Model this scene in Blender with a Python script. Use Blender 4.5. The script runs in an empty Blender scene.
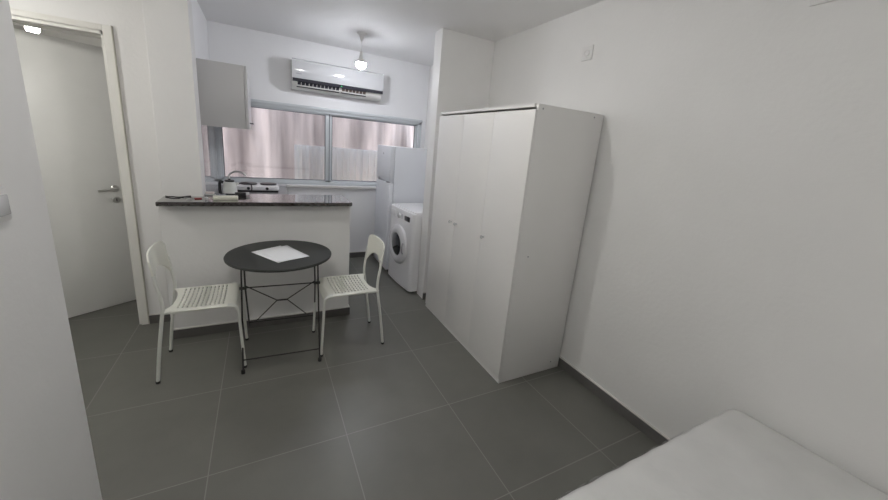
import bpy, bmesh, math, random
from mathutils import Vector, Matrix, noise
random.seed(4)
S = bpy.context.scene
COL = S.collection
PI = math.pi

# ------------------------------------------------------------------ materials
def mat(name, rgb, rough=.5, metal=0, spec=.5, noise_amt=0, noise_scale=8, bump=0, bump_scale=60, coat=0):
    m = bpy.data.materials.new(name); m.use_nodes = True
    nt = m.node_tree; b = nt.nodes['Principled BSDF']
    c = tuple(rgb) + (1,)
    b.inputs['Base Color'].default_value = c
    b.inputs['Roughness'].default_value = rough
    b.inputs['Metallic'].default_value = metal
    b.inputs['Specular IOR Level'].default_value = spec
    b.inputs['Coat Weight'].default_value = coat
    tc = nt.nodes.new('ShaderNodeTexCoord')
    if noise_amt:
        n = nt.nodes.new('ShaderNodeTexNoise'); n.inputs['Scale'].default_value = noise_scale
        n.inputs['Detail'].default_value = 5
        nt.links.new(tc.outputs['Object'], n.inputs['Vector'])
        r = nt.nodes.new('ShaderNodeMapRange')
        r.inputs['From Min'].default_value = .3; r.inputs['From Max'].default_value = .7
        r.inputs['To Min'].default_value = 1-noise_amt; r.inputs['To Max'].default_value = 1+noise_amt
        nt.links.new(n.outputs['Fac'], r.inputs['Value'])
        mx = nt.nodes.new('ShaderNodeVectorMath'); mx.operation = 'SCALE'
        mx.inputs[0].default_value = rgb
        nt.links.new(r.outputs['Result'], mx.inputs['Scale'])
        nt.links.new(mx.outputs['Vector'], b.inputs['Base Color'])
    if bump:
        n2 = nt.nodes.new('ShaderNodeTexNoise'); n2.inputs['Scale'].default_value = bump_scale
        n2.inputs['Detail'].default_value = 3
        nt.links.new(tc.outputs['Object'], n2.inputs['Vector'])
        bp = nt.nodes.new('ShaderNodeBump'); bp.inputs['Strength'].default_value = bump
        bp.inputs['Distance'].default_value = .004
        nt.links.new(n2.outputs['Fac'], bp.inputs['Height'])
        nt.links.new(bp.outputs['Normal'], b.inputs['Normal'])
    return m

def emis(name, rgb, strength):
    m = bpy.data.materials.new(name); m.use_nodes = True
    nt = m.node_tree; nt.nodes.clear()
    e = nt.nodes.new('ShaderNodeEmission'); e.inputs[0].default_value = tuple(rgb)+(1,); e.inputs[1].default_value = strength
    o = nt.nodes.new('ShaderNodeOutputMaterial'); nt.links.new(e.outputs[0], o.inputs[0])
    return m

def glassy(name, tint=(1, 1, 1), gloss=.08):
    m = bpy.data.materials.new(name); m.use_nodes = True
    nt = m.node_tree; nt.nodes.clear()
    t = nt.nodes.new('ShaderNodeBsdfTransparent'); t.inputs[0].default_value = tuple(tint)+(1,)
    g = nt.nodes.new('ShaderNodeBsdfGlossy'); g.inputs['Roughness'].default_value = .03
    x = nt.nodes.new('ShaderNodeMixShader'); x.inputs[0].default_value = gloss
    o = nt.nodes.new('ShaderNodeOutputMaterial')
    nt.links.new(t.outputs[0], x.inputs[1]); nt.links.new(g.outputs[0], x.inputs[2]); nt.links.new(x.outputs[0], o.inputs[0])
    return m

def tile_mat(name, c1, grout, size=.6, gw=.005, rough=.4, axes=(0, 1)):
    m = bpy.data.materials.new(name); m.use_nodes = True
    nt = m.node_tree; N = nt.nodes.new; L = nt.links.new
    b = nt.nodes['Principled BSDF']
    tc = N('ShaderNodeTexCoord'); sp = N('ShaderNodeSeparateXYZ'); L(tc.outputs['Object'], sp.inputs[0])
    fs = []
    for a in axes:
        d = N('ShaderNodeMath'); d.operation = 'DIVIDE'; d.inputs[1].default_value = size; L(sp.outputs[a], d.inputs[0])
        pp = N('ShaderNodeMath'); pp.operation = 'PINGPONG'; pp.inputs[1].default_value = .5; L(d.outputs[0], pp.inputs[0])
        fs.append(pp)
    mn = N('ShaderNodeMath'); mn.operation = 'MINIMUM'; L(fs[0].outputs[0], mn.inputs[0]); L(fs[1].outputs[0], mn.inputs[1])
    st = N('ShaderNodeMath'); st.operation = 'LESS_THAN'; st.inputs[1].default_value = gw/size/2*1.0; L(mn.outputs[0], st.inputs[0])
    n = N('ShaderNodeTexNoise'); n.inputs['Scale'].default_value = 2.2; n.inputs['Detail'].default_value = 8; n.inputs['Roughness'].default_value = .6
    L(tc.outputs['Object'], n.inputs['Vector'])
    # every tile a slightly different tone
    fl = []
    for a in axes:
        d = N('ShaderNodeMath'); d.operation = 'DIVIDE'; d.inputs[1].default_value = size; L(sp.outputs[a], d.inputs[0])
        f = N('ShaderNodeMath'); f.operation = 'FLOOR'; L(d.outputs[0], f.inputs[0]); fl.append(f)
    cb = N('ShaderNodeCombineXYZ'); L(fl[0].outputs[0], cb.inputs[0]); L(fl[1].outputs[0], cb.inputs[1])
    wn = N('ShaderNodeTexWhiteNoise'); wn.noise_dimensions = '3D'; L(cb.outputs[0], wn.inputs['Vector'])
    ad = N('ShaderNodeMath'); ad.operation = 'MULTIPLY_ADD'; ad.inputs[1].default_value = .18; L(wn.outputs['Value'], ad.inputs[0]); L(n.outputs['Fac'], ad.inputs[2])
    cr = N('ShaderNodeValToRGB')
    cr.color_ramp.elements[0].position = .3; cr.color_ramp.elements[0].color = tuple(v*.82 for v in c1)+(1,)
    cr.color_ramp.elements[1].position = .9; cr.color_ramp.elements[1].color = tuple(v*1.18 for v in c1)+(1,)
    L(ad.outputs[0], cr.inputs[0])
    mx = N('ShaderNodeMix'); mx.data_type = 'RGBA'; L(st.outputs[0], mx.inputs['Factor'])
    L(cr.outputs[0], mx.inputs['A']); mx.inputs['B'].default_value = tuple(grout)+(1,)
    L(mx.outputs['Result'], b.inputs['Base Color'])
    rr = N('ShaderNodeMapRange'); rr.inputs['To Min'].default_value = rough-.06; rr.inputs['To Max'].default_value = rough+.1
    L(n.outputs['Fac'], rr.inputs['Value']); L(rr.outputs[0], b.inputs['Roughness'])
    iv = N('ShaderNodeMath'); iv.operation = 'SUBTRACT'; iv.inputs[0].default_value = 1; L(st.outputs[0], iv.inputs[1])
    bp = N('ShaderNodeBump'); bp.inputs['Strength'].default_value = .3; bp.inputs['Distance'].default_value = .002
    L(iv.outputs[0], bp.inputs['Height']); L(bp.outputs[0], b.inputs['Normal'])
    return m

WALLC = (.78, .775, .765)
M = dict(
 wall=mat('wall_paint', WALLC, .6, bump=.25, bump_scale=45, noise_amt=.015, noise_scale=3),
 ceil=mat('ceiling_paint', (.82, .815, .81), .7, bump=.15, bump_scale=40),
 kwall=mat('kitchen_wall_paint', (.83, .83, .84), .35, noise_amt=.015, noise_scale=3),
 splash=mat('glossy_backsplash', (.82, .81, .80), .05, spec=1, coat=1, bump=.35, bump_scale=7),
 floor=tile_mat('floor_tile', (.143, .142, .127), (.23, .225, .21), .6, .0045, .34),
 base=mat('skirting_tile', (.12, .115, .11), .4, noise_amt=.12, noise_scale=5),
 caulk=mat('skirting_caulk', (.66, .64, .62), .6),
 door=mat('door_laminate', (.88, .88, .855), .25, noise_amt=.01),
 frame=mat('door_frame_paint', (.74, .73, .69), .4),
 edge=mat('frame_edge', (.42, .40, .35), .5),
 chrome=mat('satin_nickel', (.72, .71, .69), .28, 1),
 ward=mat('white_melamine', (.80, .79, .775), .55, noise_amt=.01, noise_scale=4),
 cab=mat('cabinet_grey_laminate', (.58, .575, .58), .35),
 dark=mat('dark_gap', (.03, .03, .03), .8),
 stone=mat('dark_polished_stone', (.034, .027, .024), .05, noise_amt=.2, noise_scale=50, coat=.9, spec=.6),
 worktop=mat('grey_worktop', (.30, .30, .31), .3, noise_amt=.15, noise_scale=80),
 alu=mat('white_aluminium', (.62, .65, .67), .35),
 gasket=mat('window_gasket', (.10, .11, .12), .6),
 glass=glassy('window_glass', (.97, .98, .98), .06),
 acw=mat('glossy_white_plastic', (.56, .565, .575), .07, coat=.5),
 acm=mat('cream_plastic', (.70, .69, .66), .4),
 acdark=mat('smoked_plastic', (.035, .035, .045), .15),
 acbrown=mat('vent_interior', (.10, .07, .06), .6),
 led=emis('green_display', (.12, .8, .3), .6),
 logo=mat('grey_print', (.35, .35, .38), .4),
 fridge=mat('fridge_enamel', (.74, .76, .80), .28),
 washer=mat('washer_enamel', (.84, .84, .86), .25),
 washglass=mat('dark_glass', (.02, .02, .025), .05, coat=.6),
 drum=mat('washer_ring', (.78, .78, .80), .25),
 blackpl=mat('black_plastic', (.02, .02, .022), .4),
 chairp=mat('white_polypropylene', (.80, .80, .73), .38),
 chairm=mat('white_powder_coat', (.72, .73, .69), .35),
 rubber=mat('black_rubber', (.02, .02, .02), .8),
 ttop=mat('grey_lacquered_steel', (.026, .028, .026), .5, noise_amt=.06),
 tleg=mat('dark_steel_rod', (.028, .026, .024), .4, .3),
 paper=mat('white_paper', (.82, .83, .86), .7),
 mattress=mat('mattress_ticking', (.66, .66, .65), .7, noise_amt=.04, noise_scale=7, bump=.9, bump_scale=18),
 bedw=mat('bed_base_fabric', (.3, .3, .3), .8),
 film=glassy('plastic_film', (.93, .93, .94), .35),
 socket=mat('socket_plastic', (.74, .735, .725), .35),
 bulb=emis('bulb_glow', (.93, .95, 1.02), 196),
 bulb2=emis('room_bulb_glow', (1, .985, .955), 272),
 bulb5=emis('ceiling_bulb_glow', (1, .985, .955), 128),
 bulb3=emis('hall_bulb_glow', (1, .975, .92), 255),
 bulb4=emis('bathroom_bulb_glow', (1, .97, .92), 90),
 sponge=mat('pale_soap', (.75, .68, .66), .5),
 cream=mat('pale_green_card', (.66, .66, .57), .5),
 kettle=mat('kettle_white', (.78, .80, .76), .3),
 red=mat('red_tag', (.30, .03, .03), .4),
 steel=mat('brushed_steel', (.6, .6, .6), .3, 1),
 bathw=mat('bathroom_wall', (.75, .74, .70), .5),
)

def cloth_mat(name, c0, c1, scale, trans=.5):
    m = bpy.data.materials.new(name); m.use_nodes = True
    nt = m.node_tree; nt.nodes.clear(); N = nt.nodes.new; L = nt.links.new
    tc = N('ShaderNodeTexCoord'); mp = N('ShaderNodeMapping'); mp.inputs['Scale'].default_value = scale
    L(tc.outputs['Object'], mp.inputs[0])
    n = N('ShaderNodeTexNoise'); n.inputs['Scale'].default_value = 1; n.inputs['Detail'].default_value = 4; L(mp.outputs[0], n.inputs['Vector'])
    cr = N('ShaderNodeValToRGB'); cr.color_ramp.elements[0].position = .32; cr.color_ramp.elements[1].position = .62
    cr.color_ramp.elements[0].color = tuple(c0)+(1,); cr.color_ramp.elements[1].color = tuple(c1)+(1,)
    L(n.outputs['Fac'], cr.inputs[0])
    d = N('ShaderNodeBsdfDiffuse'); t = N('ShaderNodeBsdfTranslucent'); x = N('ShaderNodeMixShader'); x.inputs[0].default_value = trans
    L(cr.outputs[0], d.inputs[0]); L(cr.outputs[0], t.inputs[0]); L(d.outputs[0], x.inputs[1]); L(t.outputs[0], x.inputs[2])
    o = N('ShaderNodeOutputMaterial'); L(x.outputs[0], o.inputs[0])
    return m
M['fabric'] = cloth_mat('pink_outdoor_fabric', (.42, .36, .345), (.83, .735, .70), (5, 1, .5), .5)
M['corr'] = cloth_mat('pale_corrugated_plastic', (.86, .86, .85), (.97, .96, .94), (6, 1, .6), .85)

# ------------------------------------------------------------------ mesh helpers
def new_bm(): return bmesh.new()

def add_box(bm, x0, x1, y0, y1, z0, z1, bevel=0, seg=2):
    t = bmesh.new()
    bmesh.ops.create_cube(t, size=1)
    bmesh.ops.scale(t, vec=(abs(x1-x0), abs(y1-y0), abs(z1-z0)), verts=t.verts)
    bmesh.ops.translate(t, vec=((x0+x1)/2, (y0+y1)/2, (z0+z1)/2), verts=t.verts)
    if bevel:
        bmesh.ops.bevel(t, geom=t.edges[:], offset=bevel, segments=seg, profile=.5, affect='EDGES')
    merge(bm, t); return bm

def merge(bm, t, mtx=None):
    if mtx is not None: bmesh.ops.transform(t, matrix=mtx, verts=t.verts)
    me = bpy.data.meshes.new('tmp'); t.to_mesh(me); t.free(); bm.from_mesh(me); bpy.data.meshes.remove(me)

def box(*a, **k): return add_box(new_bm(), *a, **k)

def smooth_path(pts, n=6):
    P = [Vector(p) for p in pts]; out = []
    for i in range(len(P)-1):
        p0 = P[max(i-1, 0)]; p1 = P[i]; p2 = P[i+1]; p3 = P[min(i+2, len(P)-1)]
        for k in range(n):
            t = k/n
            out.append(.5*((2*p1)+(-p0+p2)*t+(2*p0-5*p1+4*p2-p3)*t*t+(-p0+3*p1-3*p2+p3)*t**3))
    out.append(P[-1]); return out

def add_tube(bm, pts, r, seg=10, r2=None, flat=None):
    """tube along pts; r start radius, r2 end radius, flat = (sx, sy) ellipse scale"""
    pts = [Vector(p) for p in pts]; n = len(pts); rings = []
    up = Vector((0, 1, 0)) if abs((pts[-1]-pts[0]).normalized().y) < .9 else Vector((1, 0, 0))
    for i, p in enumerate(pts):
        d = (pts[min(i+1, n-1)]-pts[max(i-1, 0)]).normalized()
        a = d.cross(up).normalized(); b = d.cross(a).normalized()
        rr = r if r2 is None else (r + (r2-r)*i/(n-1)) if not callable(r2) else r2(i/(n-1))
        fx, fy = flat or (1, 1)
        rings.append([bm.verts.new(p+a*rr*fx*math.cos(2*PI*k/seg)+b*rr*fy*math.sin(2*PI*k/seg)) for k in range(seg)])
    for i in range(n-1):
        for k in range(seg):
            bm.faces.new((rings[i][k], rings[i][(k+1) % seg], rings[i+1][(k+1) % seg], rings[i+1][k]))
    bm.faces.new(rings[0][::-1]); bm.faces.new(rings[-1])
    return bm

def tube(*a, **k): return add_tube(new_bm(), *a, **k)

def add_lathe(bm, prof, seg=32, mtx=None, caps=True):
    """prof: list of (radius, z)"""
    t = new_bm(); rings = []
    for r, z in prof:
        if r < 1e-6: rings.append([t.verts.new((0, 0, z))])
        else: rings.append([t.verts.new((r*math.cos(2*PI*k/seg), r*math.sin(2*PI*k/seg), z)) for k in range(seg)])
    for A, B in zip(rings, rings[1:]):
        for k in range(seg):
            k2 = (k+1) % seg
            if len(A) == 1 and len(B) == 1: continue
            if len(A) == 1: t.faces.new((A[0], B[k], B[k2]))
            elif len(B) == 1: t.faces.new((A[k], A[k2], B[0]))
            else: t.faces.new((A[k], A[k2], B[k2], B[k]))
    if caps:
        if len(rings[0]) > 1: t.faces.new(rings[0][::-1])
        if len(rings[-1]) > 1: t.faces.new(rings[-1])
    bmesh.ops.recalc_face_normals(t, faces=t.faces)
    merge(bm, t, mtx); return bm

def lathe(prof, seg=32, mtx=None, caps=True): return add_lathe(new_bm(), prof, seg, mtx, caps)

def sphere_prof(r, zc, n=16, a0=-PI/2, a1=PI/2):
    return [(r*math.cos(a0+(a1-a0)*i/n), zc+r*math.sin(a0+(a1-a0)*i/n)) for i in range(n+1)]

def rbox(x0, x1, y0, y1, z0, z1, rv, rt=.01, seg=6):
    """box with rounded vertical corners rv and softly rounded top edge"""
    bm = new_bm()
    def ring(z, ins):
        vs = []
        for cx, cy, a0 in ((x1-rv, y1-rv, 0), (x0+rv, y1-rv, PI/2), (x0+rv, y0+rv, PI), (x1-rv, y0+rv, 3*PI/2)):
            for k in range(seg+1):
                a = a0+PI/2*k/seg
                vs.append(bm.verts.new((cx+(rv-ins)*math.cos(a), cy+(rv-ins)*math.sin(a), z)))
        return vs
    R = []
    for k in range(5):
        a = PI/2*k/4; R.append(ring(z0+rt-rt*math.cos(a), rt-rt*math.sin(a)))
    for k in range(5):
        a = PI/2*k/4; R.append(ring(z1-rt+rt*math.sin(a), rt-rt*math.cos(a)))
    n = len(R[0])
    for A, B in zip(R, R[1:]):
        for k in range(n): bm.faces.new((A[k], A[(k+1) % n], B[(k+1) % n], B[k]))
    bm.faces.new(R[0][::-1]); bm.faces.new(R[-1])
    return bm

def obj(name, bm, m, parent=None, label=None, smooth=True, angle=35):
    me = bpy.data.meshes.new(name)
    bmesh.ops.recalc_face_normals(bm, faces=bm.faces)
    bm.to_mesh(me); bm.free()
    if isinstance(m, str): m = M[m]
    me.materials.append(m)
    if smooth:
        for p in me.polygons: p.use_smooth = True
        me.set_sharp_from_angle(angle=math.radians(angle))
    o = bpy.data.objects.new(name, me); COL.objects.link(o)
    if parent: o.parent = parent
    if label: o['label'] = label
    return o

def tag(o, label, cat, group=None, kind=None):
    o['label'] = label; o['category'] = cat
    if group: o['group'] = group
    if kind: o['kind'] = kind
    return o

def thing(name, label, cat, loc=(0, 0, 0), rz=0, group=None, kind=None):
    o = bpy.data.objects.new(name, None); o.empty_display_size = .05; COL.objects.link(o)
    o.location = loc; o.rotation_euler = (0, 0, rz)
    return tag(o, label, cat, group, kind)

def struct(name, bm, m, label=None, cat=None, smooth=False):
    o = obj(name, bm, m, smooth=smooth); o['kind'] = 'structure'
    o['label'] = label; o['category'] = cat or name.split('_')[0]
    return o

def copy_tree(o, parent=None):
    c = o.copy(); COL.objects.link(c)
    if parent: c.parent = parent
    for ch in list(o.children): copy_tree(ch, c)
    return c

# ------------------------------------------------------------------ dimensions
XR = 2.157; H = 2.45; YK = 3.42; XK = -.157; XP = -.345; YD = 2.20
YB = 1.997; XS = 1.63; YN = -2.6; XH = -3.2; YL = .61

# ------------------------------------------------------------------ room shell
struct('floor', box(XH-.2, XR+.2, YN-.2, YK+.2, -.1, 0), 'floor', 'dark grey large square floor tiles with pale joints', 'floor')
struct('ceiling', box(XH-.2, XR+.2, YN-.2, YK+.2, H, H+.1), 'ceil', 'flat white painted ceiling', 'ceiling')
struct('wall_right', box(XR, XR+.2, YN-.2, YK+.2, 0, H), 'wall', 'long white wall beside the wardrobe and mattress', 'wall')
struct('wall_stub', box(XS, XR, YB, YB+.15, 0, H, bevel=.004), 'wall', 'short white wall end between wardrobe and washing machine', 'wall')
struct('wall_near', box(XH-.2, XR+.2, YN-.2, YN, 0, H), 'wall', 'white wall at the near end of the room', 'wall')
bm = box(XP-.15, XP, YN, YL, 0, H, bevel=.004)
struct('wall_left', bm, 'wall', 'white wall end at the left edge carrying the switch', 'wall')
struct('wall_hall', box(XH, XP-.15, YL-.15, YL, 0, H), 'wall', 'white hall wall round the corner on the left', 'wall')
struct('wall_entrance', box(XH-.2, XH, YN, YK, 0, H), 'wall', 'white wall at the far end of the side hall', 'wall')
# wall holding the bathroom door (opening x -1.385..-.595, z 0..2.0)
DX0, DX1, DZ = -1.385, -.583, 2.0
bm = box(DX1, XP, YD, YD+.16, 0, H)
add_box(bm, XH, DX0, YD, YD+.16, 0, H); add_box(bm, DX0, DX1, YD, YD+.16, DZ, H)
struct('wall_door', bm, 'wall', 'white wall around the bathroom door', 'wall')
# pillar and kitchen left wall
struct('wall_kitchen_left', box(XP, XK, 2.20, YK, 0, H), 'kwall', 'white kitchen side wall behind the wall cabinet', 'wall')
struct('wall_pillar', box(XP, -.118, 2.03, 2.20, 0, H, bevel=.004), 'wall', 'white wall end rising behind the left end of the bar', 'wall')
# glossy lining on the kitchen side
struct('wall_backsplash', box(XK, XK+.004, 2.3, YK, .9, 1.49), 'splash', 'glossy white backsplash under the wall cabinet', 'wall')
# kitchen back wall with window opening
WX0, WX1, WZ0, WZ1 = -.153, 2.105, .925, 1.785
bm = box(XP, WX0, YK, YK+.2, 0, H)
add_box(bm, WX1, XR, YK, YK+.2, 0, H); add_box(bm, WX0, WX1, YK, YK+.2, 0, WZ0); add_box(bm, WX0, WX1, YK, YK+.2, WZ1, H)
struct('wall_kitchen', bm, 'kwall', 'white kitchen wall around the window and air conditioner', 'wall')
# bathroom shell
struct('wall_bathroom', box(XH, XP, YK, YK+.2, 0, H), 'bathw', 'pale bathroom wall beyond the open door', 'wall')

# peninsula
struct('wall_peninsula', box(-.348, .882, 1.905, 2.13, 0, .976, bevel=.004), 'wall', 'low white wall carrying the dark bar top', 'wall')

# baseboards: tile + pale caulk bead on top
def baseboard(name, x0, x1, y0, y1, label, h=.068, cx=(0, 0), cy=(0, 0)):
    o = struct(name, box(x0, x1, y0, y1, 0, h, bevel=.001), 'base', label, 'baseboard')
    c = obj('caulk_line', box(x0+cx[0], x1+cx[1], y0+cy[0], y1+cy[1], h, h+.007), 'caulk', o, 'pale caulk line along the top')
    return o
baseboard('baseboard_right', XR-.012, XR, YN, YB, 'dark grey tile skirting along the right wall')
baseboard('baseboard_stub', XS-.001, XR-.012, YB-.012, YB, 'dark grey tile skirting behind the wardrobe')
baseboard('baseboard_peninsula', -.348, .892, 1.893, 1.905, 'dark grey tile skirting below the bar wall')
baseboard('baseboard_bar_end', .882, .892, 1.905, 2.13, 'dark grey tile skirting on the end of the bar wall')
baseboard('baseboard_door', -.535, XP-.001, YD-.012, YD, 'short dark grey skirting beside the bathroom door')
baseboard('baseboard_kitchen', .5, XR, YK-.012, YK, 'dark grey tile skirting below the kitchen window')

# ------------------------------------------------------------------ bathroom door
d = thing('door_1', 'white flush bathroom door standing ajar with lever handle', 'door', (DX0+.02, YD+.02, 0), math.atan2(.242, .336), kind='structure')
obj('door_leaf', box(0, .80, 0, .04, .006, 1.968, bevel=.002), 'door', d)
hl = obj('door_handle', lathe([(.026, 0), (.026, .006), (.022, .010), (0, .010)], 28, Matrix.Translation((.745, 0, .955)) @ Matrix.Rotation(PI/2, 4, 'X')), 'chrome', d, 'satin metal lever handle')
bm = tube(smooth_path([(.745, 0, .955), (.745, -.035, .955), (.735, -.048, .955), (.70, -.050, .953), (.63, -.050, .948)], 5), .009, 10)
obj('lever', bm, 'chrome', hl)
kr = obj('lock_rosette', lathe([(.026, 0), (.026, .006), (.022, .009), (0, .009)], 28, Matrix.Translation((.745, 0, .868)) @ Matrix.Rotation(PI/2, 4, 'X')), 'chrome', d, 'round satin metal lock plate')
obj('keyhole', box(.742, .748, -.0105, -.009, .856, .878), 'dark', kr)
# frame: casing with a raised inner lip, jambs
f = struct('trim_1', box(-.583, -.537, YD-.016, YD, 0, 2.035, bevel=.003), 'frame', 'off-white casing around the bathroom door', 'door frame')
def part_of(o, name, bm, m, label=None): return obj(name, bm, m, o, label)
part_of(f, 'left_casing', box(DX0-.06, DX0, YD-.016, YD, 0, 2.035, bevel=.003), 'frame')
bm = box(DX0, DX1, YD-.014, YD, DZ, DZ+.035, bevel=.003)
part_of(f, 'head_casing', bm, 'frame')
bm = box(DX0, DX1, YD, YD+.16, DZ-.018, DZ); add_box(bm, DX0, DX1, YD+.075, YD+.16, DZ-.024, DZ-.014, bevel=.002)
add_box(bm, DX1-.014, DX1, YD, YD+.16, 0, DZ); 
part_of(f, 'jamb', bm, 'frame')
part_of(f, 'casing_edge', box(-.540, -.535, YD-.019, YD, 0, 2.037), 'edge')

# ------------------------------------------------------------------ window
w = thing('window_1', 'wide aluminium sliding window above the kitchen worktop', 'window', (0, 0, 0), kind='structure')
Y0 = YK+.01
bm = box(WX0, WX1, Y0, Y0+.09, WZ1-.05, WZ1, bevel=.003)
add_box(bm, WX0, WX1, Y0, Y0+.09, WZ0, WZ0+.035, bevel=.003)
add_box(bm, WX0, WX0+.035, Y0, Y0+.09, WZ0, WZ1, bevel=.003); add_box(bm, WX1-.04, WX1, Y0, Y0+.09, WZ0, WZ1, bevel=.003)
add_box(bm, WX0, WX1, Y0-.016, Y0, WZ1-.02, WZ1+.012, bevel=.003)
obj('window_frame', bm, 'alu', w)
def sash(x0, x1, yy, gz0, gz1, wl, wr):
    bm = box(x0, x1, yy, yy+.03, gz1, gz1+.035, bevel=.002); add_box(bm, x0, x1, yy, yy+.03, gz0-.045, gz0, bevel=.002)
    add_box(bm, x0, x0+wl, yy, yy+.03, gz0-.045, gz1+.035, bevel=.002); add_box(bm, x1-wr, x1, yy, yy+.03, gz0-.045, gz1+.035, bevel=.002)
    s = obj('sash', bm, 'alu', w)
    gb = new_bm()
    e = .006
    for a in ((x0+wl, x1-wr, gz1-e, gz1), (x0+wl, x1-wr, gz0, gz0+e), (x0+wl, x0+wl+e, gz0, gz1), (x1-wr-e, x1-wr, gz0, gz1)):
        add_box(gb, a[0], a[1], yy+.004, yy+.02, a[2], a[3])
    obj('gasket', gb, 'gasket', s, 'dark rubber gasket')
    obj('pane', box(x0+wl, x1-wr, yy+.010, yy+.014, gz0, gz1), 'glass', s)
sash(-.140, .975, Y0+.012, .978, 1.722, .045, .055)
sash(.955, 2.065, Y0+.045, .978, 1.722, .04, .03)
obj('rail_stop', box(.958, .964, Y0+.006, Y0+.012, .95, 1.75), 'gasket', w)
struct('trim_2', box(.49, XR, YK-.03, YK+.01, WZ0-.032, WZ0-.004, bevel=.004), 'caulk', 'white window sill ledge above the kitchen wall', 'window sill')

# ------------------------------------------------------------------ outside the window
def sheet(name, x0, x1, z0, z1, y, m, amp, freq, nx=160, nz=24, tag_=None, thick=.006, sine=False):
    bm = new_bm(); g = []
    for i in range(nx+1):
        row = []
        for j in range(nz+1):
            x = x0+(x1-x0)*i/nx; z = z0+(z1-z0)*j/nz
            if sine: dy = amp*math.sin(x*freq)
            else: dy = amp*(noise.noise(Vector((x*freq+z*.9, z*.4, 1.7)))*1.6+.35*noise.noise(Vector((x*freq*3.1+z*.5, z*.8, 5))))
            row.append(bm.verts.new((x, y+dy, z)))
        g.append(row)
    for i in range(nx):
        for j in range(nz): bm.faces.new((g[i][j], g[i+1][j], g[i+1][j+1], g[i][j+1]))
    o = obj(name, bm, m, angle=80)
    md = o.modifiers.new('thickness', 'SOLIDIFY'); md.thickness = thick
    return o
o = sheet('outdoor_curtain', -1.2, 3.4, .2, 2.5, YK+.62, 'fabric', .09, 5.0)
tag(o, 'pale pink fabric hanging in folds outside the window', 'curtain')
bm = tube([(-1.3, YK+.62, 2.52), (3.5, YK+.62, 2.52)], .015)
tag(obj('curtain_rail', bm, 'steel'), 'metal rail above the pink outdoor fabric', 'curtain rail')
o = sheet('corrugated_panel', .62, 1.90, -.0, 1.36, YK+.42, 'corr', .018, 2*PI/.085, nx=240, nz=4, sine=True)
tag(o, 'pale green-white ribbed sheet behind the right half of the window', 'panel')

# ------------------------------------------------------------------ wardrobe
wd = thing('wardrobe', 'tall white three-door wardrobe standing against the right wall', 'wardrobe', (1.594, .651, 0))
WD, WW, WH = .54, 1.20, 1.7685
def side(y0, name='side_panel'): return obj(name, box(.018, WD, y0, y0+.018, 0, WH, bevel=.001), 'ward', wd)
s1 = side(0); side(WW-.018)
for px, pz in ((.05, 1.745), (.46, 1.745), (.10, .88), (.46, .06)):
    obj('screw_cap', lathe([(.005, 0), (.005, .0012), (0, .0016)], 12, Matrix.Translation((px, 0, pz)) @ Matrix.Rotation(PI/2, 4, 'X')), 'logo', s1, 'small grey screw cap')
obj('top_panel', box(.001, WD, .018, WW-.018, WH-.018, WH), 'ward', wd)
obj('bottom_panel', box(.02, WD, .018, WW-.018, .034, .05), 'ward', wd)
obj('back_panel', box(WD-.006, WD, .018, WW-.018, .05, WH-.018), 'ward', wd)
obj('shelf', box(.03, WD-.008, .018, WW-.018, 1.45, 1.468), 'ward', wd)
obj('divider', box(.03, WD-.008, .785, .803, .05, 1.45), 'ward', wd)
obj('plinth', box(.006, .022, .0, WW, 0, .03), 'ward', wd)
dys = ((.001, .3945, .357), (.3965, .785, .745), (.787, 1.199, .828))
for y0, y1, kn in dys:
    dd = obj('door', box(0, .0165, y0, y1, .034, WH-.031, bevel=.0012), 'ward', wd)
    mt = Matrix.Translation((0, kn, .915)) @ Matrix.Rotation(-PI/2, 4, 'Y')
    obj('knob', lathe([(.006, 0), (.005, .010), (.010, .016), (.012, .021), (.009, .026), (0, .027)], 20, mt), 'acw', dd, 'small round white knob')

# ------------------------------------------------------------------ fridge
fr = thing('refrigerator', 'white two-door refrigerator between window wall and washing machine', 'refrigerator', (1.49, 2.777, 0))
obj('body', box(.05, .58, 0, .50, .03, 1.445, bevel=.006), 'fridge', fr)
obj('door', box(0, .048, 0, .50, .04, 1.052, bevel=.008, seg=3), 'fridge', fr, 'tall lower refrigerator door')
fz = obj('door', box(0, .048, 0, .50, 1.062, 1.447, bevel=.008, seg=3), 'fridge', fr, 'short upper freezer door')
obj('badge', lathe([(.012, 0), (.012, .001), (0, .0015)], 20, Matrix.Translation((0, .25, 1.36)) @ Matrix.Rotation(-PI/2, 4, 'Y')), 'logo', fz, 'small grey round badge')
obj('hinge_cover', box(-.012, .02, .03, .09, 1.050, 1.066, bevel=.003), 'logo', fr, 'grey hinge between the doors')
obj('handle', box(-.014, .0, .36, .42, 1.056, 1.085, bevel=.003), 'logo', fz, 'grey grip at the lower edge of the freezer door')
for x in (.06, .52):
    for y in (.05, .45): obj('foot', lathe([(.018, 0), (.018, .03)], 14, Matrix.Translation((x, y, 0))), 'blackpl', fr)

# ------------------------------------------------------------------ washing machine
wm = thing('washing_machine', 'white front-loading washing machine between refrigerator and short wall', 'washing machine', (1.497, 2.725, 0), math.radians(4.0))
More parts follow.
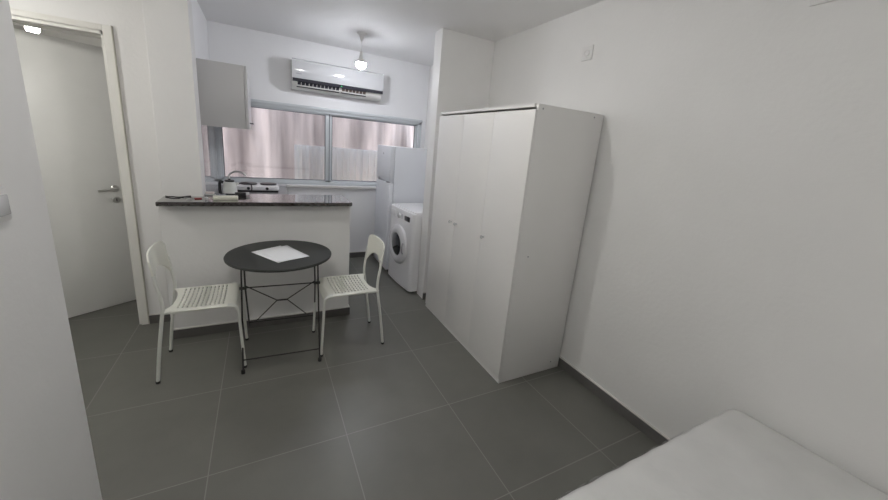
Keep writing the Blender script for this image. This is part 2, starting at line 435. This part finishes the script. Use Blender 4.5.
# local: front faces -x, runs towards -y
bm = new_bm(); ring_n = []
def wm_outline(ins=0, n=14):
    pts = [(.56, 0), (.56, -.575)]
    pts += [(.04, -.575)]
    for k in range(1, 7):                       # rounded near front corner
        a = PI/2*k/6; pts.append((.04-.035*math.sin(a)+.0, -.575+.05*(1-math.cos(a))))
    for k in range(1, 8):                       # slightly bowed front
        t = k/8; pts.append((.005-.012*math.sin(PI*t), -.525+.50*t))
    for k in range(0, 4):
        a = PI/2*k/3; pts.append((.005+.02*(1-math.cos(a)), -.02+.02*math.sin(a)))
    cx, cy = .28, -.29
    return [(cx+(x-cx)*(1-ins), cy+(y-cy)*(1-ins)) for x, y in pts]
lv = [(.02, .0), (.70, 0), (.815, .0), (.826, .006), (.832, .02)]
R = [[bm.verts.new((x, y, z)) for x, y in wm_outline(i)] for z, i in lv]
n = len(R[0])
for A, B in zip(R, R[1:]):
    for k in range(n): bm.faces.new((A[k], A[(k+1) % n], B[(k+1) % n], B[k]))
bm.faces.new(R[0][::-1]); bm.faces.new(R[-1])
obj('body', bm, 'washer', wm, angle=40)
obj('lid', rbox(.03, .555, -.565, -.01, .832, .842, .02, .004), 'washer', wm)
obj('base_gap', box(.03, .53, -.55, -.02, .012, .02), 'dark', wm)
DT = Matrix.Translation((-.006, -.285, .455)) @ Matrix.Rotation(-PI/2, 4, 'Y')
dr = obj('door', lathe([(.115, .01), (.125, .034), (.150, .040), (.180, .034), (.205, .018), (.212, -.004)], 48, DT, caps=False), 'drum', wm, 'round white porthole door ring')
obj('porthole_glass', lathe([(.118, .006), (.122, .022), (.10, .036), (.06, .044), (0, .047)], 40, DT), 'washglass', dr, 'dark domed porthole glass')
obj('handle', tube(smooth_path([(-.040, -.285-.178, .40), (-.056, -.285-.192, .43), (-.056, -.285-.192, .48), (-.040, -.285-.178, .51)], 5), .008), 'logo', dr, 'grey grip on the porthole ring')
obj('display', box(-.008, .004, -.505, -.395, .735, .785, bevel=.004), 'washglass', wm, 'black control display')
obj('detergent_drawer', box(-.009, .010, -.175, -.03, .73, .80, bevel=.006), 'washer', wm)
obj('knob', lathe([(.028, 0), (.027, .014), (.022, .018), (0, .018)], 28, Matrix.Translation((-.006, -.275, .762)) @ Matrix.Rotation(-PI/2, 4, 'Y')), 'acw', wm)
for k in range(4): obj('button', lathe([(.006, 0), (.006, .004), (0, .005)], 12, Matrix.Translation((-.006, -.34+.0, .745+.012*k)) @ Matrix.Rotation(-PI/2, 4, 'Y')), 'logo', wm)
for x in (.07, .50):
    for y in (-.53, -.05): obj('foot', lathe([(.02, 0), (.02, .02)], 14, Matrix.Translation((x, y, 0))), 'blackpl', wm)

# ------------------------------------------------------------------ air conditioner
ac = thing('air_conditioner', 'white wall-mounted air conditioner above the kitchen window', 'air conditioner', (.565, YK, 1.945))
AL = .945
def extr(prof, x0, x1):
    bm = new_bm()
    A = [bm.verts.new((x0, y, z)) for y, z in prof]; B = [bm.verts.new((x1, y, z)) for y, z in prof]
    n = len(prof)
    for k in range(n): bm.faces.new((A[k], A[(k+1) % n], B[(k+1) % n], B[k]))
    bm.faces.new(A[::-1]); bm.faces.new(B); return bm
prof = [(0, 0.0), (-.10, 0), (-.125, .012), (-.150, .035), (-.165, .070), (-.165, .27), (0, .285)]
obj('body', extr(prof, 0, AL), 'acm', ac)
fp = [(-.166, .098), (-.196, .098), (-.205, .12), (-.205, .24), (-.198, .268), (-.175, .283), (-.02, .292), (-.02, .286), (-.166, .27)]
fpo = obj('front_panel', extr(fp, -.003, AL+.003), 'acw', ac)
obj('badge', box(.03, .085, -.2062, -.205, .135, .145), 'logo', fpo, 'tiny grey maker mark')
bd = obj('trim_band', extr([(-.165, .068), (-.192, .066), (-.1965, .097), (-.166, .097)], -.001, AL+.001), 'acdark', ac, 'dark smoked strip with display')
obj('display', box(.478, .494, -.1972, -.193, .077, .088), 'led', bd, 'small green lit display')
def vent(x0, x1, n, name, m):
    # recessed slot lying on the slanted lower front
    P0, P1 = Vector((0, -.1675, .062)), Vector((0, -.139, .020))
    bm = extr([(-.1705, .066), (-.1545, .032), (-.146, .038), (-.160, .070)], x0, x1); v = obj('air_outlet', bm, m, ac, name)
    for k in range(n+1):
        x = x0+(x1-x0)*k/n
        obj('fin', extr([(-.1725, .062), (-.160, .036), (-.152, .042), (-.162, .066)], x-.0028, x+.0028), 'acm', v)
    obj('lower_slot', extr([(-.1465, .0215), (-.141, .0165), (-.135, .022), (-.141, .027)], x0-.005, x1+.005), 'acdark', v)
    obj('louvre', extr([(-.160, .038), (-.151, .026), (-.146, .030), (-.152, .042)], x0, x1), 'acm', v)
    return v
vent(.045, .468, 11, 'dark left outlet slot', 'acdark'); vent(.492, .76, 7, 'brown right outlet slot', 'acbrown')

# ------------------------------------------------------------------ hanging bulbs
def pendant(label, x, y, zb, r, m, group=None):
    p = thing('pendant_bulb', label, 'light', (x, y, H), group=group)
    obj('ceiling_rose', lathe([(.048, 0), (.046, -.008), (.025, -.022), (.016, -.05), (.008, -.072), (0, -.074)], 28), 'socket', p)
    c = obj('cord', tube([(0, 0, -.07), (.003, 0, -.10), (0, 0, zb-H+r+.05)], .0032, 8), 'socket', p)
    obj('lamp_holder', lathe([(0, zb-H+r+.062), (.014, zb-H+r+.058), (.016, zb-H+r+.03), (.020, zb-H+r+.012), (r*.50, zb-H+r*.86), (r*.90, zb-H+r*.42), (r*.99, zb-H+r*.20), (r*.985, zb-H+r*.13), (0, zb-H+r*.13)], 28), 'socket', p)
    obj('bulb', lathe([(0, zb-H-r)]+sphere_prof(r, zb-H, 18, -PI/2*.95, math.radians(7))+[(0, zb-H+r*.125)], 28), m, p, 'glowing white bulb')
    return p
pendant('bare glowing bulb hanging from the kitchen ceiling by the air conditioner', 1.124, 2.68, 2.185, .048, 'bulb')
pendant('bare bulb hanging from the main room ceiling above the bed end', .10, -.6, 2.32, .05, 'bulb2')
pendant('bare bulb hanging from the main room ceiling in front of the wardrobe', .85, .85, 2.31, .05, 'bulb5')
pendant('bare bulb hanging in the side hall', -1.30, 1.45, 2.10, .05, 'bulb3')
pendant('bare bulb hanging in the bathroom beyond the door', -1.115, 2.80, 2.035, .035, 'bulb4')

# ------------------------------------------------------------------ bar top
pts = [(-.338, 1.803), (.862, 1.803), (.877, 1.818), (.877, 2.19), (-.117, 2.19), (-.117, 2.029), (-.338, 2.029)]
def prism(pts, z0, z1, bevel=0):
    bm = new_bm(); A = [bm.verts.new((x, y, z0)) for x, y in pts]; B = [bm.verts.new((x, y, z1)) for x, y in pts]; n = len(pts)
    for k in range(n): bm.faces.new((A[k], A[(k+1) % n], B[(k+1) % n], B[k]))
    bm.faces.new(A[::-1]); bm.faces.new(B)
    if bevel: bmesh.ops.bevel(bm, geom=bm.edges[:], offset=bevel, segments=2, affect='EDGES')
    return bm
tag(obj('bar_counter', prism(pts, .977, 1.004, .003), 'stone'), 'dark polished stone bar top on the low white wall', 'counter')

# ------------------------------------------------------------------ kitchen units
bcab = thing('base_cabinet', 'white kitchen base unit under the grey worktop', 'cabinet', (XK+.002, 2.20, 0))
obj('body', box(0, .54, 0, 1.215, .10, .868, bevel=.002), 'ward', bcab)
obj('plinth', box(0, .48, .01, 1.205, 0, .10), 'dark', bcab)
for k in range(3):
    dd = obj('door', box(.542, .560, .01+.40*k, .40+.40*k, .11, .86, bevel=.002), 'ward', bcab)
    obj('handle', tube([(.575, .03+.40*k, .80), (.575, .15+.40*k, .80)], .005), 'chrome', dd)
tag(obj('worktop', box(XK+.001, .485, 2.201, YK-.001, .870, .90, bevel=.003), 'worktop'), 'grey kitchen worktop behind the bar', 'worktop')
uc = thing('wall_cabinet', 'grey kitchen wall cabinet hanging beside the window', 'cabinet', (XK+.001, 2.36, 1.490))
obj('body', box(0, .312, 0, 1.04, 0, .465, bevel=.001), 'cab', uc)
for k in range(2):
    dd = obj('door', box(.315, .333, .002+.52*k, .518+.52*k, 0, .465, bevel=.0015), 'cab', uc)
    y = .60+.0*k if k else .30
    obj('handle', tube(smooth_path([(.333, y, .052), (.352, y, .052), (.357, y+.005, .052), (.357, y+.095, .052), (.352, y+.10, .052), (.333, y+.10, .052)], 4), .004), 'blackpl', dd, 'thin dark bar handle')

# hot plate
hp = thing('hot_plate', 'white two-burner electric hot plate on the worktop below the window', 'hot plate', (.035, 2.93, .90))
obj('base', box(.01, .36, .01, .27, .0, .022, bevel=.003), 'blackpl', hp, 'black underside')
obj('housing', rbox(0, .37, 0, .28, .020, .062, .03, .01), 'washer', hp)
for x in (.10, .275):
    b_ = obj('burner', lathe([(.075, 0), (.075, .010), (.068, .013), (0, .013)], 36, Matrix.Translation((x, .15, .062))), 'blackpl', hp, 'black round cooking plate')
for x in (.10, .26):
    obj('knob', lathe([(.014, 0), (.013, .014), (0, .015)], 20, Matrix.Translation((x, 0, .040)) @ Matrix.Rotation(PI/2, 4, 'X')), 'blackpl', hp)
pts = smooth_path([(.04, 2.90, .908), (.0, 2.86, .94), (.04, 2.84, .985), (.10, 2.86, 1.0), (.155, 2.88, .985), (.165, 2.90, .95), (.16, 2.915, .909)], 6)
pts = [p-Vector((.035, 2.93, .90)) for p in pts]
obj('power_cord', tube(pts, .005, 8), 'blackpl', hp, 'black looped power cord')
# kettle
kt = thing('kettle', 'small white electric kettle with black handle behind the bar', 'kettle', (.012, 2.52, .90))
obj('body', lathe([(.050, 0), (.055, .01), (.053, .06), (.048, .12), (.040, .15), (.0, .156)], 32), 'kettle', kt)
obj('handle', tube(smooth_path([(-.045, -.01, .145), (-.066, -.015, .150), (-.070, -.016, .10), (-.066, -.015, .04), (-.05, -.01, .02)], 5), .008, flat=(1.4, .8)), 'blackpl', kt, 'black side handle')
obj('lid', lathe([(.036, .153), (.034, .164), (.008, .168), (.008, .176), (0, .177)], 24), 'blackpl', kt, 'flat black lid')
obj('spout', tube([(.038, 0, .12), (.062, 0, .145)], .014, 10, .008), 'kettle', kt)
# tap
tp = thing('kitchen_tap', 'curved chrome kitchen tap rising beside the window', 'tap', (-.03, 3.05, .90))
obj('base', lathe([(.025, 0), (.024, .02), (.018, .03), (.016, .08), (0, .082)], 24), 'chrome', tp)
obj('spout', tube(smooth_path([(0, 0, .05), (0, 0, .13), (.02, 0, .165), (.07, -.01, .185), (.125, -.02, .17), (.145, -.025, .145)], 6), .010, 10), 'chrome', tp)
obj('lever', tube([(0, 0, .08), (-.02, -.05, .115)], .006, 8), 'chrome', tp)

# ------------------------------------------------------------------ small things on the bar (top z = 1.0)
ZT = 1.0042
pts = smooth_path([(-.322, 2.005, ZT+.004), (-.305, 1.985, ZT+.004), (-.28, 1.975, ZT+.006), (-.25, 1.965, ZT+.004), (-.225, 1.985, ZT+.004), (-.20, 2.015, ZT+.004), (-.185, 2.018, ZT+.004)], 6)
tag(obj('cable', tube(pts, .004, 8), 'blackpl'), 'short black cable lying on the left end of the bar', 'cable')
ky = thing('key_bunch', 'bunch of keys with dark red tag on the bar', 'keys', (-.165, 1.925, ZT), .3)
obj('key_ring', tube([(.014*math.cos(2*PI*k/20), .014*math.sin(2*PI*k/20), .0015) for k in range(20)], .0013, 6), 'steel', ky)
obj('key_tag', rbox(.010, .052, -.013, .013, .0005, .006, .006, .002), 'red', ky, 'dark red plastic tag')
for a in (2.2, 3.0, 4.0):
    bm = new_bm(); mt = Matrix.Rotation(a, 4, 'Z') @ Matrix.Translation((.016, 0, .001+.0015*a/3))
    t = lathe([(.011, 0), (.011, .002)], 16); merge(bm, t, mt @ Matrix.Translation((.010, 0, 0)))
    t = box(.018, .048, -.003, .003, 0, .002); merge(bm, t, mt)
    obj('key', bm, 'steel', ky)
tag(obj('bottle_cap', lathe([(.011, 0), (.011, .014), (.009, .016), (0, .016)], 20, Matrix.Translation((-.085, 1.905, ZT))), 'acw'), 'small white bottle cap between keys and soap dish on the bar', 'cap')
sd = thing('soap_dish', 'small pale dish holding soap at the wall end on the bar', 'dish', (-.082, 2.095, ZT))
obj('dish', rbox(-.035, .035, -.025, .025, 0, .010, .012, .004), 'acw', sd)
tag(obj('soap_bar', rbox(-.112, -.055, 2.078, 2.112, ZT+.0103, ZT+.026, .012, .006), 'sponge'), 'pinkish white soap bar lying in the small dish', 'soap')
o = obj('cardboard_packet', rbox(-.075, .075, -.04, .035, 0, .021, .008, .004), 'cream'); o.location = (.025, 1.935, ZT); o.rotation_euler = (0, 0, .05)
tag(o, 'pale greenish flat packet lying near the bar edge', 'packet')
ad = thing('power_adapter', 'black power adapter with white end on the bar', 'adapter', (.110, 2.08, ZT), .35)
obj('housing', rbox(-.035, .03, -.02, .02, 0, .026, .006, .004), 'blackpl', ad)
obj('plug', rbox(.03, .058, -.013, .013, .006, .026, .005, .003), 'acw', ad, 'white plug end')
obj('lead', tube(smooth_path([(-.035, 0, .012), (-.06, .012, .006), (-.085, .03, .004), (-.11, .02, .004)], 5), .0028, 8), 'blackpl', ad)

# ------------------------------------------------------------------ wall sockets and switch
def plate(name, label, cat, x, y, z, w_, h_, facing):
    """facing -1: plate on the right wall looking to -x, +1: on the left wall"""
    p = thing(name, label, cat, (x, y, z))
    s = facing
    a, b = sorted((0, s*.009))
    obj('cover_plate', box(a, b, -w_/2, w_/2, -h_/2, h_/2, bevel=.003), 'socket', p)
    return p
p = plate('wall_socket', 'square white socket high on the right wall above the wardrobe', 'socket', XR, .885, 2.162, .085, .085, -1)
obj('socket_insert', lathe([(.022, 0), (.021, .003), (.017, .003), (.016, .001), (0, .001)], 28, Matrix.Translation((-.009, 0, 0)) @ Matrix.Rotation(-PI/2, 4, 'Y')), 'socket', p)
p = plate('wall_socket', 'white socket at the top of the right wall towards the bed', 'socket', XR, -.235, 2.185, .085, .085, -1)
obj('socket_insert', lathe([(.022, 0), (.021, .003), (.017, .003), (.016, .001), (0, .001)], 28, Matrix.Translation((-.009, 0, 0)) @ Matrix.Rotation(-PI/2, 4, 'Y')), 'socket', p)
p = plate('light_switch', 'white switch plate at the left edge of the near wall', 'switch', XP, .345, 1.25, .125, .085, 1)
for yy in (-.03, .03):
    obj('rocker', box(.009, .014, yy-.022, yy+.022, -.026, .026, bevel=.002), 'acw', p)

# ------------------------------------------------------------------ bistro table
tb = thing('bistro_table', 'round grey folding bistro table with crossed metal legs', 'table', (.348, 1.55, 0), math.radians(-3))
ZTB = .706
obj('tabletop', lathe([(.306, ZTB-.018), (.322, ZTB-.016), (.324, ZTB-.006), (.320, ZTB), (0, ZTB)], 72), 'ttop', tb)
r_ = .0052
# frame A (wide): feet towards the camera, top towards the wall
def frame_pts(xo, y_top, z_top, y_bot, z_bot): return (xo, y_top, z_top), (xo, y_bot, z_bot)
piv = (0.0, .50)
xo, xi = .228, .196
ytopA, ybotA = .075, -.245
ytopB, ybotB = -.115, .345
xo1, xo0, xi1, xi0 = .240, .227, .205, .236      # half widths: outer top/foot, inner top/foot
for s in (-1, 1):
    a = obj('leg', tube([(s*xo1, ytopA, ZTB-.018), (s*.233, -.04, .49), (s*xo0, ybotA, .008)], r_, 8), 'tleg', tb)
    obj('foot_cap', lathe([(.011, 0), (.011, .022), (.008, .026)], 12, Matrix.Translation((s*xo0, ybotA, .0005))), 'rubber', a, 'black rubber foot')
    b = obj('leg', tube([(s*xi1, ytopB, ZTB-.018), (s*.213, -.035, .49), (s*xi0, ybotB, .008)], r_, 8), 'tleg', tb)
    obj('foot_cap', lathe([(.010, 0), (.010, .022), (.007, .026)], 12, Matrix.Translation((s*xi0, ybotB, .0005))), 'rubber', b, 'black rubber foot')
    obj('pivot_bolt', tube([(s*.205, -.038, .49), (s*.246, -.038, .49)], .010, 12), 'tleg', tb)
    obj('top_runner', box(s*.222-.018, s*.222+.018, -.20, .20, ZTB-.024, ZTB-.0185), 'tleg', tb)
obj('crossbar', tube([(-.233, -.038, .492), (.233, -.038, .492)], .0042, 8), 'tleg', tb)
zz = .075
obj('crossbar', tube([(-xo0, ybotA+(zz/.49)*.205, zz), (xo0, ybotA+(zz/.49)*.205, zz)], .0042, 8), 'tleg', tb)
obj('crossbar', tube([(-xi0, ybotB-(zz/.49)*.38, zz), (xi0, ybotB-(zz/.49)*.38, zz)], .0042, 8), 'tleg', tb)
def pb(x, z): return (x, -.035+(.49-z)*.775, z)     # plane of the rear-footed frame
zc = .325
for sg in (1, -1):
    pts = [pb(-.21, zc+sg*.185 if sg > 0 else .085), pb(-.035, zc+sg*.004), pb(.035, zc+sg*.004), pb(.21 if sg > 0 else .185, zc+.185 if sg > 0 else .085)]
    if sg < 0: pts[0] = pb(-.185, .085)
    obj('cross_brace', tube(pts, .0038, 8), 'tleg', tb)

def paper(loc, rz, dz, label):
    bm = new_bm(); nx, ny = 8, 10; g = []
    for i in range(nx+1):
        row = []
        for j in range(ny+1):
            x = (i/nx-.5)*.21; y = (j/ny-.5)*.297
            row.append(bm.verts.new((x, y, dz+.004*max(0, (j/ny-.75))**1*3*(i/nx))))
        g.append(row)
    for i in range(nx):
        for j in range(ny): bm.faces.new((g[i][j], g[i+1][j], g[i+1][j+1], g[i][j+1]))
    o = obj('paper_sheet', bm, 'paper', angle=80); o.location = loc; o.rotation_euler = (0, 0, rz)
    md = o.modifiers.new('thickness', 'SOLIDIFY'); md.thickness = .0005
    return tag(o, label, 'paper', 'papers on the table')
paper((.340, 1.535, ZTB+.0004), math.radians(31), .0005, 'lower white paper sheet peeking out on the table')
paper((.362, 1.535, ZTB+.0016), math.radians(24), .0005, 'upper white paper sheet lying on the round table')

# ------------------------------------------------------------------ chairs
def seat_mesh():
    xs = [-.175, -.150, -.125]; slotx = []
    x = -.105
    for r in range(11):
        slotx.append(len(xs)); xs += [x, x+.009]; x += .0225
    xs += [x+.004, .168, .185, .197, .204, .207]
    ys = [-.185, -.178, -.165]; sloty = []
    nsl = 8; y = -.150; wsl = .030; gap = (.300-nsl*wsl)/(nsl-1)
    for k in range(nsl):
        sloty.append(len(ys)); ys += [y, y+wsl]; y += wsl+gap
    ys += [.165, .178, .185]
    def zf(x, y):
        z = .455 - .010*math.cos(y/.185*PI/2)*(1 if x < .15 else max(0, (.207-x)/.057))
        if x > .165: z -= .034*((x-.165)/.042)**2.2
        if abs(y) > .165: z -= .008*((abs(y)-.165)/.02)
        return z
    def xf(x, y):
        if x < -.12:                            # concave rear edge with two ears
            t = (-.12-x)/.055
            return -.12 - t*(.012+.045*(abs(y)/.185)**3)
        return x
    bm = new_bm()
    g = [[bm.verts.new((xf(x, y), y*(1-.05*max(0, -x)/.175), zf(x, y))) for y in ys] for x in xs]
    for i in range(len(xs)-1):
        for j in range(len(ys)-1):
            if i in slotx and j in sloty: continue
            bm.faces.new((g[i][j], g[i+1][j], g[i+1][j+1], g[i][j+1]))
    return bm
def back_mesh():
    bm = new_bm(); nu, nv = 24, 10; g = []
    for i in range(nu+1):
        u = -1+2*i/nu; row = []
        wtop = .182
        top = .787 - .034*abs(u)**9 - .004*u*u
        bot = .662 - .10*abs(u)**2.4
        for j in range(nv+1):
            v = j/nv; z = bot+(top-bot)*v
            tt = (z-.45)/.33
            y = u*(wtop - .012*(1-tt))
            x = -.166 - .034*max(0, (z-.50)/.28) - .020*(1-u*u)
            row.append(bm.verts.new((x, y, z)))
        g.append(row)
    for i in range(nu):
        for j in range(nv): bm.faces.new((g[i][j], g[i+1][j], g[i+1][j+1], g[i][j+1]))
    return bm
def make_chair(label, loc, rz):
    c = thing('dining_chair', label, 'chair', loc, rz, 'white chairs at the bistro table')
    s = obj('seat', seat_mesh(), 'chairp', c, angle=50)
    md = s.modifiers.new('thickness', 'SOLIDIFY'); md.thickness = .008; md.offset = -1
    md2 = s.modifiers.new('round', 'BEVEL'); md2.width = .0015; md2.segments = 2; md2.limit_method = 'ANGLE'
    b = obj('backrest', back_mesh(), 'chairp', c, angle=60)
    md = b.modifiers.new('thickness', 'SOLIDIFY'); md.thickness = .010; md.offset = 0
    md2 = b.modifiers.new('round', 'BEVEL'); md2.width = .003; md2.segments = 3; md2.limit_method = 'ANGLE'
    for sd in (-1, 1):
        f = obj('leg', tube(smooth_path([(.15, sd*.168, .442), (.180, sd*.172, .440), (.198, sd*.174, .420), (.204, sd*.174, .38), (.214, sd*.174, .18), (.222, sd*.172, .008)], 5), .015, 12, r2=lambda t: .015-.006*min(1, t*1.6)), 'chairm', c)
        obj('foot_tip', lathe([(.0108, 0), (.0118, .010), (.0108, .015)], 14, Matrix.Translation((.222, sd*.172, .0005))), 'rubber', f, 'black foot tip')
        pts = [(-.222, sd*.172, .008), (-.200, sd*.171, .20), (-.172, sd*.170, .40), (-.163, sd*.170, .47), (-.167, sd*.171, .54), (-.178, sd*.172, .61), (-.186, sd*.173, .67)]
        l = obj('leg', tube(smooth_path(pts, 5), .0095, 12), 'chairm', c)
        obj('foot_tip', lathe([(.0108, 0), (.0118, .010), (.0108, .015)], 14, Matrix.Translation((-.222, sd*.172, .0005))), 'rubber', l, 'black foot tip')
        obj('side_rail', tube([(-.165, sd*.170, .440), (.17, sd*.170, .442)], .009, 10), 'chairm', c)
    return c
ch = make_chair('white slotted-seat dining chair left of the table, facing right', (-.105, 1.555, 0), 0)
c2 = copy_tree(ch); c2.location = (.797, 1.523, 0); c2.rotation_euler = (0, 0, PI+math.radians(1.5))
c2['label'] = 'white slotted-seat dining chair right of the table, facing left'

# ------------------------------------------------------------------ bed base and mattress
bd = thing('bed_base', 'low bed base under the mattress by the right wall', 'bed', (.74, -2.27, 0))
obj('platform', box(0, 1.38, 0, 1.88, .12, .243, bevel=.01), 'bedw', bd)
for x in (.06, 1.32):
    for y in (.06, 1.82): obj('leg', lathe([(.022, 0), (.028, .12)], 16, Matrix.Translation((x, y, 0))), 'blackpl', bd)
# mattress: rounded slab with soft puckers
def mattress():
    x0, x1, y0, y1, z0, z1 = .72, 2.138, -2.28, -.356, .25, .473
    bm = new_bm(); nx, ny = 70, 90; rv = .07; rt = .035
    def pos(u, v):
        x = x0+(x1-x0)*u; y = y0+(y1-y0)*v
        return x, y
    def clampcorner(x, y, ins):
        # project to a rounded rectangle shrunk by ins
        ax0, ax1, ay0, ay1 = x0+ins, x1-ins, y0+ins, y1-ins; r = max(rv-ins, .004)
        x = min(max(x, ax0), ax1); y = min(max(y, ay0), ay1)
        cx = min(max(x, ax0+r), ax1-r); cy = min(max(y, ay0+r), ay1-r)
        dx, dy = x-cx, y-cy; d = math.hypot(dx, dy)
        if d > r: x, y = cx+dx/d*r, cy+dy/d*r
        return x, y
    def ring(z, ins):
        vs = []
        N = 220; per = []
        for k in range(N):
            t = k/N*4
            s, q = int(t), t-int(t)
            a = [(x0+(x1-x0)*q, y0), (x1, y0+(y1-y0)*q), (x1-(x1-x0)*q, y1), (x0, y1-(y1-y0)*q)][s]
            x, y = clampcorner(a[0], a[1], ins)
            j = .004*noise.noise(Vector((x*9, y*9, z*14)))
            fr_ = math.exp(-max(0, y1-y)/.22)*(1 if z > z1-.06 else 0)
            vs.append(bm.verts.new((x, y, z+j*.8+.0028*fr_*math.sin(x*46+1.2*math.sin(y*9)))))
        return vs
    R = [ring(z0, .02), ring(z0+.015, .004), ring(z0+.06, .0), ring(z1-.06, 0), ring(z1-rt, .0)]
    for k in range(1, 5):
        a = PI/2*k/4; R.append(ring(z1-rt+rt*math.sin(a), rt*(1-math.cos(a))))
    for ins, dz in ((.05, .001), (.07, .002), (.12, .004), (.2, .004), (.3, .003), (.42, .004), (.55, .003), (.66, .003)):
        R.append(ring(z1+dz, ins))
    n = len(R[0])
    for A, B in zip(R, R[1:]):
        for k in range(n): bm.faces.new((A[k], A[(k+1) % n], B[(k+1) % n], B[k]))
    bm.faces.new(R[0][::-1]); bm.faces.new(R[-1])
    return bm
mt = thing('mattress', 'thick off-white mattress pushed into the right wall, bottom right corner', 'mattress', (0, 0, 0))
bmx = mattress(); bmesh.ops.remove_doubles(bmx, verts=bmx.verts, dist=1e-5)
obj('mattress_body', bmx, 'mattress', mt, angle=70)
# crumpled plastic film along the front edge
bm = new_bm(); g = []
for i in range(90):
    x = .95+.78*i/89; row = []
    for j in range(5):
        nv = noise.noise(Vector((x*22, j*1.3, 2)))
        row.append(bm.verts.new((x, -.354+.003*nv+.006*abs(noise.noise(Vector((x*9, 0, j*.4))))-(.012 if j == 0 else 0), .474-.030*j+.003*nv)))
    g.append(row)
for i in range(89):
    for j in range(4): bm.faces.new((g[i][j], g[i+1][j], g[i+1][j+1], g[i][j+1]))
obj('plastic_wrap', bm, 'film', mt, 'clear crumpled plastic film on the front edge', angle=20)

# ------------------------------------------------------------------ world light
W = bpy.data.worlds.new('World'); S.world = W; W.use_nodes = True
nt = W.node_tree; bg = nt.nodes['Background']
sky = nt.nodes.new('ShaderNodeTexSky'); sky.sky_type = 'NISHITA' if 'NISHITA' in [e.identifier for e in sky.bl_rna.properties['sky_type'].enum_items] else 'HOSEK_WILKIE'
try:
    sky.sun_disc = False; sky.sun_elevation = math.radians(35); sky.sun_rotation = math.radians(200)
except Exception: pass
mixn = nt.nodes.new('ShaderNodeMix'); mixn.data_type = 'RGBA'; mixn.inputs['Factor'].default_value = .75
nt.links.new(sky.outputs[0], mixn.inputs['A']); mixn.inputs['B'].default_value = (.9, .95, 1, 1)
nt.links.new(mixn.outputs['Result'], bg.inputs[0]); bg.inputs[1].default_value = 3.0

# ------------------------------------------------------------------ camera
f_, yaw, pitch, roll = 349.2392, .4985, -.2401, .0902
cy_, sy_ = math.cos(yaw), math.sin(yaw)
fw = Vector((sy_*math.cos(pitch), cy_*math.cos(pitch), math.sin(pitch)))
rg = Vector((cy_, -sy_, 0)); up = rg.cross(fw)
r2 = math.cos(roll)*rg+math.sin(roll)*up; u2 = -math.sin(roll)*rg+math.cos(roll)*up
cam = bpy.data.cameras.new('camera'); co = bpy.data.objects.new('camera', cam); COL.objects.link(co)
mw = Matrix((( r2.x, u2.x, -fw.x, .2561), (r2.y, u2.y, -fw.y, -.9265), (r2.z, u2.z, -fw.z, 1.4953), (0, 0, 0, 1)))
co.matrix_world = mw
cam.sensor_fit = 'HORIZONTAL'; cam.sensor_width = 36; cam.lens = f_*36/888
cam.shift_x = (444-447.6171)/888; cam.shift_y = (232.5765-250)/888
cam.clip_start = .02
S.camera = co

S.view_settings.view_transform = 'Standard'; S.view_settings.look = 'None'
S.view_settings.gamma = 1; S.view_settings.use_curve_mapping = False
S.view_settings.exposure = .05
S.cycles.use_denoising = True
S.cycles.max_bounces = 10; S.cycles.diffuse_bounces = 6
